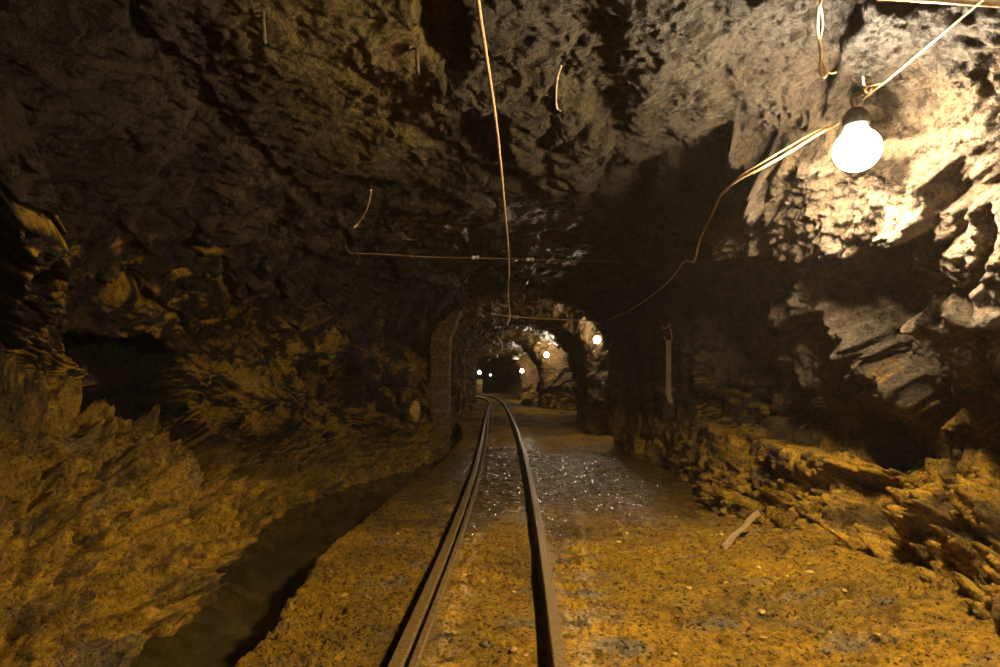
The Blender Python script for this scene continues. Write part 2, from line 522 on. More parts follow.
# slanted strata on the walls: squeeze space along a tilted axis so that facets run as slabs
ca, sa = math.cos(0.9), math.sin(0.9)
s3 = [q3[0] * 1.0, q3[1] * ca + q3[2] * sa, (-q3[1] * sa + q3[2] * ca) * 0.42]
fv, fe, f1 = facets(s3, 1.7, 3)
fv = fv * sstep(0.0, 0.13, fe) * 1.15
D += fv * ((0.11 - 0.05 * shore0) * (1 - 0.45 * ceil_m)) * (1 - 0.75 * calm) * lim(1.7)
gv, ge, g1 = facets(q3, 5.0, 4)
gv = gv * sstep(0.0, 0.16, ge) * 1.2
rough_zone = np.clip(1 - 0.75 * ceil_m, 0, 1)
D += gv * 0.034 * rough_zone * (1 - 0.6 * calm) * lim(5)
hv, he, h1 = facets(q3, 13.0, 6)
D += ((0.5 - h1) * 0.045 * rough_zone * (1 - 0.5 * calm) + hv * 0.008) * lim(13)
D += fbm(q3, 8.0, 4, 8) * (0.036 - 0.010 * ceil_m) * lim(10)
n24 = facets_in(sstep(7.5, 5.5, Yg) * (Yg > 0.7), q3, 24.0, 10)
D += (0.5 - n24[2]) * (0.026 - 0.010 * calm) * lim(24) * sstep(7.5, 5.5, Yg)
D -= (1 - sstep(0.0, 0.07, fe)) * 0.07 * (1 - 0.8 * shore0) * (1 - 0.7 * ceil_m) * (1 - calm) * lim(4)
D += sstep(11.3, 12.5, Yg) * (fbm(q3, 1.1, 3, 12) * 0.16 + fbm(q3, 2.6, 2, 13, ridged=True) * 0.08)
SM_PX, SM_PY = PX, PY

# hand-placed forms: (outline in pixels of the photograph, softness, displacement in metres: + bulges into the tunnel)
FORMS = []
exec_forms = FORMS.append
lm = (Uq < 8.6); rm = (Uq > 11.5); al = np.ones_like(lm)
def form(pts, soft, d, m=al, smooth=0.0):
    FORMS.append((pts, soft, d, m, smooth))
# --- left wall
form([(-60,60),(6,90),(12,180),(22,300),(28,360),(60,430),(-60,470)], 8, 0.42, lm)
form([(50,335),(150,335),(172,400),(140,440),(90,442),(62,430),(48,390)], 7, -0.42, lm)
form([(148,440),(185,428),(207,455),(200,500),(174,500),(160,470)], 3, -0.6, lm)
form([(60,440),(120,430),(150,445),(170,500),(150,520),(90,470)], 4, 0.14, lm)
form([(20,560),(90,500),(150,540),(120,620),(40,640)], 4, 0.10, lm)
form([(200,505),(260,470),(300,480),(290,505),(238,548)], 4, 0.14, lm)
form([(95,640),(60,590),(140,560),(200,575),(150,640)], 4, 0.12, lm)
form([(40,250),(150,270),(150,330),(40,335)], 20, 0.10, lm)
form([(150,330),(205,350),(195,420),(158,415)], 8, 0.16, lm)
form([(300,250),(430,300),(420,420),(330,420)], 25, -0.06, lm)
form([(-60,440),(60,436),(120,470),(130,560),(60,600),(-60,620)], 18, 0.10, lm)
form([(100,470),(205,490),(235,545),(190,575),(120,560)], 14, 0.12, lm)
form([(-10,490),(40,500),(60,560),(20,600),(-20,590)], 6, -0.16, lm)
# --- ceiling
form([(415,-40),(455,-40),(470,60),(448,72),(425,40)], 5, -0.13)
form([(440,64),(560,75),(640,150),(620,200),(560,190),(470,120),(425,95)], 10, 0.07)
form([(455,100),(500,95),(510,150),(470,135)], 6, -0.10)
form([(390,112),(520,165),(515,175),(380,125)], 3, -0.035)
form([(620,-40),(700,-40),(720,80),(690,210),(640,170),(615,60)], 18, 0.06)
form([(120,-20),(150,25),(245,128),(355,235),(348,245),(230,138),(130,30)], 2, -0.05)
# --- right wall
form([(735,120),(790,140),(778,235),(742,270),(722,215)], 5, 0.25, rm)
form([(780,130),(955,160),(955,215),(862,245),(800,243),(782,215)], 4, 0.22, rm)
form([(800,60),(930,60),(945,120),(905,125),(850,118),(805,110)], 14, -0.06, al)
form([(700,245),(795,246),(862,248),(930,225),(950,300),(955,420),(860,450),(780,440),(700,420)], 7, -0.24, rm)
form([(806,252),(830,252),(858,300),(885,345),(930,412),(885,414),(850,370),(820,310)], 3, 0.32, rm)
form([(768,298),(792,300),(850,400),(864,442),(835,442),(790,370)], 3, 0.24, rm)
form([(846,256),(862,256),(885,330),(872,345),(850,300)], 2, 0.20, rm)
form([(860,335),(925,330),(935,390),(915,420),(870,400)], 5, 0.10, rm)
form([(925,200),(1060,170),(1060,300),(955,330),(925,262)], 5, 0.17, rm)
form([(930,300),(955,330),(990,450),(1060,470),(1060,300)], 10, 0.05, rm)
form([(770,450),(850,458),(845,475),(790,478)], 4, 0.22, rm)
form([(838,475),(900,468),(905,500),(880,520),(860,522),(840,500)], 5, -0.24, rm)
form([(736,410),(744,408),(752,540),(740,545)], 3, -0.10, rm)
form([(905,470),(1060,470),(1060,540),(960,545),(900,520)], 16, 0.06, rm)
form([(850,440),(1060,430),(1060,470),(870,470)], 8, -0.28, rm)
form([(955,565),(990,555),(1000,590),(962,585)], 3, -0.12, rm)
form([(820,545),(870,540),(900,575),(850,580)], 5, 0.08, rm)
jx = fbm(p3, 3.0, 4, 61) * 14 + fbm(p3, 14.0, 3, 62) * 5
jy = fbm(p3, 3.0, 4, 63) * 14 + fbm(p3, 14.0, 3, 64) * 5
for pts, soft, d, m, smv in FORMS:
    D += poly_mask(PX + jx, PY + jy, pts, soft) * d * m
# the popcorn rubble of the lower right wall
rub = poly_mask(PX + jx, PY + jy, [(690,470),(860,450),(1100,440),(1100,680),(860,620),(690,560)], 18) * rm
l11, l27 = lim(11), lim(27)
pop = poly_mask(PX + jx, PY + jy, [(760,90),(1100,40),(1100,480),(930,480),(920,260),(760,260)], 15) * rm
shore = poly_mask(PX + jx, PY + jy, [(-60,420),(220,430),(450,420),(440,480),(250,560),(100,700),(-60,700)], 18) * lm
anym = np.maximum(np.maximum(rub, pop), shore)
vv, ve, v1 = facets_in(anym, q3, 11.0, 21)
v2, ve2, v12 = facets_in(anym, q3, 27.0, 22)
D += rub * (-(1 - sstep(0.0, 0.18, ve)) * 0.06 * l11 + fv * 0.10 + gv * 0.09 + (0.55 - v1) * 0.10 * l11 + ((0.5 - v12) * 0.05) * l27 + vv * 0.03 * l11 + fbm(q3, 2.5, 3, 77, ridged=True) * 0.07)
D += pop * ((0.5 - v1) * 0.035 * l11 + (0.5 - v12) * 0.04 * l27)
k1, ke, kk = facets_in(shore, [q3[0], q3[1] * 0.8 - q3[2] * 0.5, q3[2] * 1.2 + q3[1] * 0.3], 3.0, 23)
k1 = k1 * sstep(0.0, 0.30, ke) * 1.3
vv = vv * sstep(0.0, 0.2, ve) * 1.2
D += shore * (k1 * 0.20 * lim(4) - (1 - sstep(0.0, 0.14, ke)) * 0.05 * lim(6) + vv * 0.07 * l11 + (0.5 - v12) * 0.04 * l27 + fbm(q3, 4.0, 4, 71, ridged=True) * 0.11 * lim(8))
far_f = sstep(14, 11, Yg)
keep = sstep(0.0, 0.6, Uq)
Pw = B + nrm * (D * keep)[..., None]
Pw[..., 2] = np.maximum(Pw[..., 2], -0.9)

qx, qy = project(Pw[..., 0], Pw[..., 1], Pw[..., 2])
ZB = np.full((170, 260), 99.0)
okm = (Yg > 0.8) & (qx > 0 - 20) & (qx < 1020) & (qy > -5) & (qy < 670)
np.minimum.at(ZB, (np.clip((qy[okm] / 4).astype(int), 0, 169), np.clip((qx[okm] / 4 + 5).astype(int), 0, 259)), Pw[..., 1][okm])
def vis(px, py, Y, gap=0.05):
    "like at(), but never inside the rock that was sculpted there"
    i, j = int(min(max(py / 4, 0), 166)), int(min(max(px / 4 + 5, 0), 258))
    return at(px, py, min(Y, float(ZB[max(i - 1, 0):i + 2, max(j - 1, 0):j + 2].min()) - gap))
print('DEPTHS', [(p, round(float(ZB[int(p[1] / 4), int(p[0] / 4 + 5)]), 2)) for p in ((857,150),(820,200),(900,200),(857,110),(760,200),(950,100),(950,250),(870,300),(820,470),(950,500),(478,20),(500,150),(505,230),(668,340),(300,60),(430,257),(530,259))])

# colours of the rock, with some light and shade painted in
NB = np.gradient(Pw, axis=0); NU_ = np.gradient(Pw, axis=1)
nn = np.cross(NU_, NB); nn /= (np.linalg.norm(nn, axis=-1, keepdims=True) + 1e-9); nn *= sgn
up = nn[..., 2]
def mix(a, b_, t):
    return a + (b_ - a) * t[..., None]
DARK = np.array([0.026, 0.017, 0.008]); BROWN = np.array([0.085, 0.054, 0.024]); OCHRE = np.array([0.58, 0.32, 0.016])
OLIVE = np.array([0.050, 0.035, 0.012]); PALE = np.array([0.25, 0.188, 0.125]); GREY = np.array([0.17, 0.16, 0.13])
blot = fbm(q3, 1.3, 5, 31); blot2 = fbm(q3, 4.5, 5, 32)
C = mix(np.broadcast_to(DARK, Pw.shape), BROWN, sstep(-0.25, 0.35, blot2))
C = mix(C, OLIVE, ceil_m * sstep(7.5, 5.0, Yg) * 0.85)
C = mix(C, DARK * 1.15, np.clip(sstep(300, 120, PX) * sstep(260, 200, PY) * 0.8 + ceil_m * sstep(0.5, 1.4, Pw[..., 0]) * 0.92, 0, 1))  # upper left darker; right roof colour darkened to paint in dim light
och_l = left_m * (sstep(-0.05, 0.25, blot + blot2 * 0.7 + up * 0.45 - 0.06 - sstep(1.2, 2.6, Pw[..., 2]) * 0.45))
low = sstep(1.15, 0.35, Pw[..., 2] + blot2 * 0.7 + blot * 0.5 + sstep(4.6, 7.0, Yg) * 0.8)
C = mix(C, OCHRE * 1.1, np.clip(np.maximum(och_l * 0.45, left_m * low * 0.9), 0, 1))
C = mix(C, GREY * 0.75, left_m * low * sstep(0.0, 0.35, fbm(s3, 3.2, 6, 34, gain=0.65)) * 0.75)
C = mix(C, PALE, right_m * sstep(0.9, 1.6, Pw[..., 2]) * (1 - 0.8 * sstep(2.35, 2.7, Pw[..., 2] + blot2 * 0.2)) * sstep(8, 6, Yg) * (0.45 + 0.4 * sstep(-0.3, 0.3, blot2)))  # pale wall rock; fading it overhead keeps the roof by the lamp dim
C = mix(C, OCHRE * 0.85, np.clip(right_m * (sstep(1.3, 0.7, Pw[..., 2] + blot2 * 0.35 + sstep(4.4, 5.6, Yg) * 0.5) * 0.85 + sstep(0.35, 0.75, up) * 0.7 * sstep(1.5, 1.1, Pw[..., 2])), 0, 1))
C = mix(C, np.array([0.155, 0.105, 0.022]), poly_mask(PX + jx, PY + jy, [(210,-60),(445,-60),(430,60),(420,150),(330,170),(250,90)], 35) * ceil_m)  # olive roof stone, with the lamp light on it painted in
lowdk = np.clip(left_m * low + right_m * sstep(1.4, 1.0, Pw[..., 2]), 0, 1) * sstep(-0.02, 0.22, fbm([q3[0], q3[1] * 1.4 - q3[2], q3[2] * 1.4 + q3[1] * 0.6], 2.6, 7, 35, gain=0.68))
C = mix(C, np.array([0.10, 0.062, 0.018]), lowdk * 0.85)
blots = [((-60,120),(14,140),(24,300),(40,400),(-60,440)), ((60,240),(150,235),(215,250),(235,330),(120,330)), ((135,360),(205,350),(205,440),(150,425)), ((190,300),(330,300),(340,430),(210,430)), ((400,395),(432,395),(432,450),(400,450))]  # ochre crust; the first outline also paints the lit edge strip brighter
for bl_ in blots:
    pm = poly_mask(PX + jx, PY + jy, bl_, 14) * lm * (0.4 if bl_ is blots[3] else 1.0)
    C = mix(C, OCHRE * 0.8, pm * sstep(-0.08, 0.22, blot2 + up * 0.3))
recess_shade = poly_mask(PX + jx, PY + jy, [(45,330),(160,330),(178,420),(120,445),(50,425)], 6) * lm  # shade of the hollow painted into the rock colour
C = mix(C, DARK * 0.8, recess_shade)
C = mix(C, BROWN * 1.3 + OCHRE * 0.15, (Yg > 10.9) * np.where(Pw[..., 2] > 1.6, 0.55, 0.3) * np.ones_like(Yg))
C = np.clip(C, 0.004, 0.9)
Wt = np.clip(0.35 + ceil_m * sstep(5.0, 6.5, Yg) * 0.7 + blot * 0.4, 0, 1)
i0 = int(np.searchsorted(uu, U_CREASE)); i1 = int(np.searchsorted(uu, U_RIGHT))
for name, a, b_ in (('wall_left', 0, i0), ('ceiling', i0, i1), ('wall_right', i1, len(uu) - 1)):
    sl = slice(a, b_ + 1)
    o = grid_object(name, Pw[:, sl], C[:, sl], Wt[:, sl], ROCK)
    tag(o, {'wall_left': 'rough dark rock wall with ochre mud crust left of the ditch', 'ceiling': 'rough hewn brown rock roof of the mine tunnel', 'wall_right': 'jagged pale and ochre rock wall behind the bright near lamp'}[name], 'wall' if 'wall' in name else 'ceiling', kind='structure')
# the far end, where the gallery turns away
bm = bmesh.new()
bmesh.ops.create_grid(bm, x_segments=60, y_segments=30, size=1)
for v in bm.verts:
    x, z = v.co.x * 11 - 5, v.co.y * 3 + 1.5
    v.co = (x, 49.0 + 0.5 * math.sin(x * 2.1) + 0.3 * math.sin(z * 3 + x), z)
me_o = obj('wall_far', bm, simple('far_rock', (0.03, 0.02, 0.01), (0.10, 0.07, 0.04), 3, 0.9))
tag(me_o, 'dark rock face where the gallery turns off at its far end', 'wall', kind='structure')

# ------------------------------------------------------------------ rails laid out from the gauge
def track(pix):
    return [onz(x, y, 0.0) for x, y in pix]
RP = track([(565,700),(562,667),(552,620),(545.5,560),(538.5,520),(532,480),(526,458),(521,440),(515,425),(509.5,412),(505,405),(500.5,400.5),(494,397.2),(484,394.6),(470,393.2)])
LP = track([(377,700),(394,667),(418,618),(441,560),(457,520),(470.5,480),(477,458),(482,440),(485.5,425),(488.3,412),(489.6,405),(489,401.5),(486,399.0),(480,397.2),(472,396.2)])
def rail_path(P, ydeg, yfar=26.0):
    "one even curve through the measured points: straight on behind the camera, bending left far down the gallery"
    near = [p for p in P if p.y < yfar]
    ys = np.array([p.y for p in near]); xs = np.array([p.x for p in near])
    c = np.polyfit(ys, xs, ydeg, w=1 / ys)
    out = []
    d0 = np.polyval(np.polyder(c), 3.0)
    for y in np.concatenate([np.linspace(-3, 3, 16, endpoint=False), np.exp(np.linspace(math.log(3), math.log(ys.max()), 60))]):
        out.append(Vector((np.polyval(c, y) if y > 3 else np.polyval(c, 3.0) + d0 * (y - 3.0), y, 0)))
    far = [p for p in P if p.y >= yfar]
    return out[:-1] + smooth_path([out[-1]] + far, 10)
RPs, LPs = rail_path(RP, 3), rail_path(LP, 3)
def rail_prof(w, h, web=0.013, foot=0.09):
    t = w * 0.36
    return [(-w/2, -t), (-w/2, -0.006), (-w/2 + 0.006, 0), (w/2 - 0.006, 0), (w/2, -0.006), (w/2, -t), (web/2, -t - 0.012), (web/2, -h + 0.02), (foot/2, -h + 0.010), (foot/2, -h), (-foot/2, -h), (-foot/2, -h + 0.010), (-web/2, -h + 0.02), (-web/2, -t - 0.012)]
def sweep(bm, path, prof):
    rings = []
    for i, p in enumerate(path):
        t = (path[min(i + 1, len(path) - 1)] - path[max(i - 1, 0)]).normalized()
        s = t.cross(Vector((0, 0, 1))).normalized()
        rings.append([bm.verts.new(p + s * a + Vector((0, 0, b_))) for a, b_ in prof])
    n_ = len(prof)
    for a, b_ in zip(rings[:-1], rings[1:]):
        for k in range(n_):
            bm.faces.new((a[k], a[(k + 1) % n_], b_[(k + 1) % n_], b_[k]))
    bm.faces.new(rings[0]); bm.faces.new(list(reversed(rings[-1])))
def make_rail(name, path, w, label, foot=0.09):
    bm = bmesh.new()
    sweep(bm, path, rail_prof(w, 0.12, foot=foot))
    o = obj(name, bm, RAIL, smooth=False)
    o.data.materials.append(RAIL_TOP)
    for p in o.data.polygons:
        if p.normal.z > 0.9 and p.center.z > -0.004:
            p.material_index = 1
    tag(o, label, 'rail')
    return o
make_rail('steel_rail', RPs, 0.062, 'long rusty steel rail, right one of the narrow track')
make_rail('steel_rail', LPs, 0.066, 'long rusty steel rail, left one of the narrow track')
def offset(path, d, dz):
    out = []
    for i, p in enumerate(path):
        t = (path[min(i + 1, len(path) - 1)] - path[max(i - 1, 0)]).normalized()
        s = t.cross(Vector((0, 0, 1))).normalized()
        out.append(p + s * d + Vector((0, 0, dz)))
    return out
gp = [p for p in offset(LPs, 0.074, -0.008) if p.y < 27]
make_rail('guard_rail', gp, 0.040, 'narrow muddy guard rail lying tight against the left rail', 0.05)

# ------------------------------------------------------------------ floor: trodden mud, ditch cut on the left
def xr_at(Y, path):
    ys = np.array([p.y for p in path]); xs = np.array([p.x for p in path])
    k = np.argsort(ys)
    return np.interp(Y, ys[k], xs[k])
fr = np.concatenate([np.linspace(-4, 1.2, 60, endpoint=False), np.exp(np.linspace(math.log(1.2), math.log(50), int(1250 * RES)))])
fx = np.concatenate([np.linspace(-8, -3.8, 60, endpoint=False), np.linspace(-3.8, 3.6, int(1000 * RES)), np.linspace(3.65, 6, 40)])
FY, FX = np.meshgrid(fr, fx, indexing='ij')
f3 = [FX, FY, np.zeros_like(FX)]
bank = np.interp(FY, [-4, 2.5, 3.2, 4.2, 5.1, 6.1, 7.4, 8.7, 10.5, 12, 14, 17, 18, 60], [-1.1, -1.17, -1.22, -1.31, -1.25, -1.21, -1.08, -.9, -.84, -.80, -.95, -1.3, -3, -9])
bank = bank + fbm(f3, 2.2, 4, 91) * 0.10 + fbm(f3, 12, 3, 92) * 0.03
dpt = bank - FX
Z = -0.085 + fbm(f3, 0.7, 3, 81) * 0.035 + fbm(f3, 3.0, 4, 82) * 0.022 + fbm(f3, 11, 4, 83) * 0.010
# soft ridges lying across the gallery
Z += 0.045 * np.exp(-((FY - 4.35 - 0.08 * np.sin(FX * 2)) / 0.28) ** 2) - 0.03 * np.exp(-((FY - 3.8) / 0.2) ** 2)
Z += 0.05 * np.exp(-((FY - 11.0 - 0.2 * FX) / 0.9) ** 2) * sstep(0.4, 1.0, FX)
Z += 0.10 * np.exp(-((FY - 22.5) / 1.2) ** 2) + 0.06 * np.exp(-((FY - 27) / 0.8) ** 2)
# rubble heap against the right wall
mound = sstep(1.0, 2.7, FX + fbm(f3, 1.6, 4, 84) * 0.35) * sstep(5.8, 3.6, FY) * sstep(0.8, 2.0, FY)
Z += mound * 0.20
cl, ce, c1 = facets([FX, FY * 1.0, FX * 0], 8.0, 85)
cl2, ce2, c12 = facets([FX, FY, FX * 0], 24.0, 86)
trod = sstep(-0.15, 0.25, fbm(f3, 1.4, 3, 87))
calm_w = 1 - 0.75 * sstep(4.8, 5.6, FY) * sstep(12.0, 10.5, FY) * sstep(-0.6, 0.0, FX)
cl3, ce3, c13 = facets([FX, FY, FX * 0], 48.0, 97)
fl_ = lambda f: np.clip(0.4 / (f * np.maximum(FY * 0.003, 0.008)), 0, 1) ** 2
Z += ((0.5 - c1) * 0.028 * (0.4 + trod) + cl * 0.014) * fl_(8) * calm_w + (0.45 - c12) * 0.030 * (0.4 + trod) * fl_(20) * calm_w + (0.45 - c13) * 0.010 * fl_(40) * calm_w
Z += fbm(f3, 18, 3, 98, ridged=True) * 0.009 * fl_(20) * calm_w
Z += mound * ((0.5 - c1) * 0.04)
# grey clay drawn out into streaks
# mud between and beside the rails
rr_ = np.abs(FX - xr_at(FY, RPs)); rl_ = np.abs(FX - xr_at(FY, LPs))
near_rail = np.exp(-(np.minimum(rr_, rl_) / 0.16) ** 2)
Z = Z * (1 - near_rail * 0.6) + near_rail * 0.6 * -0.075
gapR = np.exp(-((FX - xr_at(FY, RPs) + 0.062) / 0.030) ** 4)
gapL = np.exp(-((FX - xr_at(FY, LPs) + 0.066) / 0.032) ** 4)
trk = sstep(30, 24, FY)
Z -= (gapR + gapL) * 0.06 * trk
hump = np.exp(-((FX - xr_at(FY, LPs) - 0.16) / 0.05) ** 2) * sstep(-0.2, 0.2, fbm(f3, 3.0, 2, 95))
Z += hump * 0.025 * trk
Z = np.minimum(Z, np.where((rr_ < 0.05) | (rl_ < 0.05), -0.05, 9))
Z = Z + 0.02 * np.exp(-(np.maximum(-dpt - 0.05, 0) / 0.12) ** 2)
Z -= sstep(0.0, 0.16, dpt) * 0.38 + sstep(0.1, 0.7, dpt) * 0.25
wob = fbm([FX * 1.6, FY * 0.7, FX * 0], 1.3, 4, 101) * 2.6
FT = mix(np.broadcast_to(np.array([0.54, 0.285, 0.012]), FX.shape + (3,)), np.array([0.28, 0.16, 0.015]), sstep(-0.2, 0.4, fbm(f3, 1.1, 4, 88)))
FT = mix(FT, np.array([0.66, 0.36, 0.022]), sstep(0.1, 0.5, fbm(f3, 2.3, 4, 89)) * 0.8)
gy = sstep(0.05, 0.42, fbm([FX * 0.6 + FY * 0.5, FY * 1.3 - FX * 0.3, FX * 0], 3.1, 6, 90, gain=0.65) + 0.10 * np.exp(-((FX - xr_at(FY, RPs) - 0.2) / 0.2) ** 2))
FT = mix(FT, np.array([0.20, 0.19, 0.14]), gy * 0.65)
FT = mix(FT, np.array([0.05, 0.035, 0.015]), sstep(0.30, 0.5, fbm(f3, 14, 3, 93)) * 0.8)
FT = mix(FT, np.array([0.10, 0.062, 0.018]), sstep(4.2, 6.2, FY + wob) * sstep(11.5, 9.0, FY + wob) * 0.7)
FT = mix(FT, np.array([0.14, 0.085, 0.02]), sstep(12.0, 13.0, FY) * sstep(-0.1, 0.2, fbm([FX, FY * 0.8, FX * 0], 0.9, 3, 99)) * 0.8)
FW = 0.15 + 0.85 * sstep(4.5, 6.0, FY + wob) * sstep(12.0, 9.6, FY + 1.4 * wob + np.where(FX > 0.5, 1.0, 0)) + 0.5 * np.exp(-((FX - xr_at(FY, RPs) - 0.14) / 0.10) ** 2) + 0.6 * np.exp(-((FX - xr_at(FY, LPs) - 0.17) / 0.08) ** 2)
FW += 0.9 * np.exp(-((FX - xr_at(FY, RPs) - 0.20) / 0.13) ** 2) * sstep(2.6, 4.5, FY)
FW *= sstep(-0.9, -0.3, FX) * sstep(14.5, 11.0, FY)
# ripples and churned pools in the wet stretch
wetz = sstep(4.8, 5.6, FY) * sstep(11.5, 10.0, FY) * sstep(-0.5, 0.0, FX)
Z += wetz * (fbm([FX, FY * 1.5, FX * 0], 5.0, 3, 94) * 0.016)
FT = FT * (1 - 0.38 * np.clip(FW, 0, 1))[..., None]
fo = grid_object('floor', np.stack([FX, FY, Z], -1), np.clip(FT, .005, .9), np.clip(FW, 0, 1), MUD, flip=True)
tag(fo, 'trodden ochre mud floor of the tunnel, wet in the middle', 'floor', kind='structure')

# water in the ditch
wr = np.exp(np.linspace(math.log(1.0), math.log(18.5), 120))
wl_ = pchip(YK, CT[:, 1, 0], wr) - 0.12
wrr = np.interp(wr, [1, 4, 9, 12, 18.5], [-1.0, -1.1, -.8, -.75, -1.2])
WP = np.stack([np.stack([np.linspace(a, b_, 24), np.full(24, y), np.full(24, -0.36)], -1) for a, b_, y in zip(wl_, wrr, wr)])
wo = grid_object('ditch_water', WP, None, None, WATER, flip=True)
tag(wo, 'still murky brown water standing in the ditch along the left wall', 'water', kind='stuff')

# ------------------------------------------------------------------ lining pillar of the left side of the arch
from mathutils import noise as mn
def lumpy_box(name, corners_fn, nu, nv, nw, mat, amp, freq, seed=0):
    bm = bmesh.new()
    verts = {}
    def V(i, j, k):
        if (i, j, k) not in verts:
            p = Vector(corners_fn(i / nu, j / nv, k / nw))
            q = p * freq + Vector((seed, 0, 0))
            d = Vector((mn.noise(q), mn.noise(q + Vector((9, 0, 0))), mn.noise(q + Vector((0, 9, 0)))))
            d += 0.5 * Vector((mn.noise(q * 3), mn.noise(q * 3 + Vector((9, 0, 0))), mn.noise(q * 3 + Vector((0, 9, 0)))))
            verts[(i, j, k)] = bm.verts.new(p + d * amp)
        return verts[(i, j, k)]
    def quad(a, b_, c, d):
        bm.faces.new((V(*a), V(*b_), V(*c), V(*d)))
    for i in range(nu):
        for j in range(nv):
            quad((i, j, 0), (i, j+1, 0), (i+1, j+1, 0), (i+1, j, 0)); quad((i, j, nw), (i+1, j, nw), (i+1, j+1, nw), (i, j+1, nw))
        for k in range(nw):
            quad((i, 0, k), (i+1, 0, k), (i+1, 0, k+1), (i, 0, k+1)); quad((i, nv, k), (i, nv, k+1), (i+1, nv, k+1), (i+1, nv, k))
    for j in range(nv):
        for k in range(nw):
            quad((0, j, k), (0, j, k+1), (0, j+1, k+1), (0, j+1, k)); quad((nu, j, k), (nu, j+1, k), (nu, j+1, k+1), (nu, j, k+1))
    return bm
m_con, nt, b = new_mat('stained_concrete')
tc = N(nt, 'ShaderNodeTexCoord').outputs['Object']
sx = N(nt, 'ShaderNodeSeparateXYZ'); nt.links.new(tc, sx.inputs[0])
nz = noise_node(nt, 6, 6, 0.6, tc)
ad = N(nt, 'ShaderNodeMath', operation='MULTIPLY_ADD'); nt.links.new(nz.outputs['Fac'], ad.inputs[0]); ad.inputs[1].default_value = 0.12; nt.links.new(sx.outputs[2], ad.inputs[2])
wv = N(nt, 'ShaderNodeMath', operation='PINGPONG'); nt.links.new(ad.outputs[0], wv.inputs[0]); wv.inputs[1].default_value = 0.17
lr = ramp(nt, wv.outputs[0], 0.0, 0.035, (0.30, 0.18, 0.05, 1), (0.17, 0.10, 0.02, 1))
nz2 = noise_node(nt, 16, 7, 0.7, tc, 0.5)
rz2 = ramp(nt, nz2.outputs['Fac'], 0.38, 0.6, (0.30, 0.28, 0.25, 1), (1.1, 1.1, 1.1, 1))
mm = N(nt, 'ShaderNodeMix', data_type='RGBA', blend_type='MULTIPLY'); mm.inputs[0].default_value = 1
nt.links.new(lr.outputs[0], mm.inputs[6]); nt.links.new(rz2.outputs[0], mm.inputs[7])
nt.links.new(mm.outputs[2], b.inputs['Base Color']); b.inputs['Roughness'].default_value = 0.7
bpp = N(nt, 'ShaderNodeBump'); bpp.inputs['Strength'].default_value = 0.9; bpp.inputs['Distance'].default_value = 0.08
nt.links.new(nz2.outputs['Fac'], bpp.inputs['Height']); nt.links.new(bpp.outputs[0], b.inputs['Normal'])
bm = lumpy_box('p', lambda a, c, d: (-1.36 + 0.36 * a + 0.02 * d + (0.22 * max(0, d - .8) / .2 * a), 10.75 + 0.45 * c, -0.5 + 3.05 * d), 10, 8, 80, None, 0.020, 5.5)
tag(obj('pillar', bm, m_con), 'straight banded concrete pillar carrying the left side of the arch', 'pillar', kind='structure')

# ------------------------------------------------------------------ lamps
def make_lamp(pos, wall_pt, mat, label, group, r=0.085, watts=FAR_LAMP):
    "bulkhead lamp on a bent bracket: globe, socket, bracket"
    pos = Vector(pos); wall_pt = Vector(wall_pt)
    root = empty('mine_lamp', pos)
    tag(root, label, 'lamp', group)
    bm = bmesh.new()
    prof = [(0, -r * .96)] + [(r * .96 * math.sin(a), -r * .96 * math.cos(a)) for a in [math.pi * k / 14 for k in range(1, 12)]] + [(r * 0.45, r * 0.98), (r * 0.42, r * 1.15), (0, r * 1.15)]
    lathe(bm, prof, 24)
    obj('globe', bm, mat, root)
    ld = bpy.data.lights.new('filament', 'POINT')
    ld.energy = watts
    ld.color = LAMP_COL
    ld.shadow_soft_size = r * 1.03
    lo = bpy.data.objects.new('filament', ld)
    lo.parent = root
    COL.objects.link(lo)
    bm = bmesh.new()
    lathe(bm, [(0, r * 1.9), (r * 0.30, r * 1.88), (r * 0.52, r * 1.6), (r * 0.56, r * 1.14), (r * 0.5, r * 1.10), (0, r * 1.10)], 20)
    obj('socket', bm, SOCK, root)
    bm = bmesh.new()
    e = wall_pt - pos
    tube(bm, smooth_path([(0, 0, r * 1.85), (0, 0, r * 2.5), Vector((e.x * 0.5, e.y * 0.5, max(e.z, r * 2.9))), e], 6), 0.009, 8)
    obj('bracket', bm, IRON, root)
    return root
LM = vis(857, 150, 2.85, 0.24)
make_lamp(LM, LM + Vector((0.55, 0.15, 0.22)), GLOW_MAIN, 'glaring bare globe lamp nearest the camera, high on the right rock wall', None, 0.115, MAIN_LAMP)
make_lamp((1.95, -0.9, 2.35), (2.4, -0.7, 2.6), GLOW_MAIN, 'globe lamp of the same row, on the right wall just behind the viewer', None, 0.095, BACK_LAMP)
GRP = 'lamps along the far gallery'
l2 = at(597, 340, 12.45); second_lamp = make_lamp(l2, l2 + Vector((0.15, 0.45, 0.3)), GLOW_FAR, 'lit globe lamp on the second rock corner, brightest of the far lamps', GRP, 0.085)
l3 = at(546.5, 355, 21.3); make_lamp(l3, l3 + Vector((0.1, 0.5, 0.3)), GLOW_FAR, 'lit globe lamp on the middle rock corner beyond the arch', GRP, 0.10)
l4 = at(522, 371, 30.5); make_lamp(l4, l4 + Vector((0.1, 0.5, 0.3)), GLOW_FAR, 'lit globe lamp below the small white sign box', GRP, 0.11)
l5 = at(479.5, 372.5, 40.3); make_lamp(l5, l5 + Vector((-0.1, 0.5, 0.3)), GLOW_FAR, 'lit globe lamp on the left, farthest down the track', GRP, 0.12)



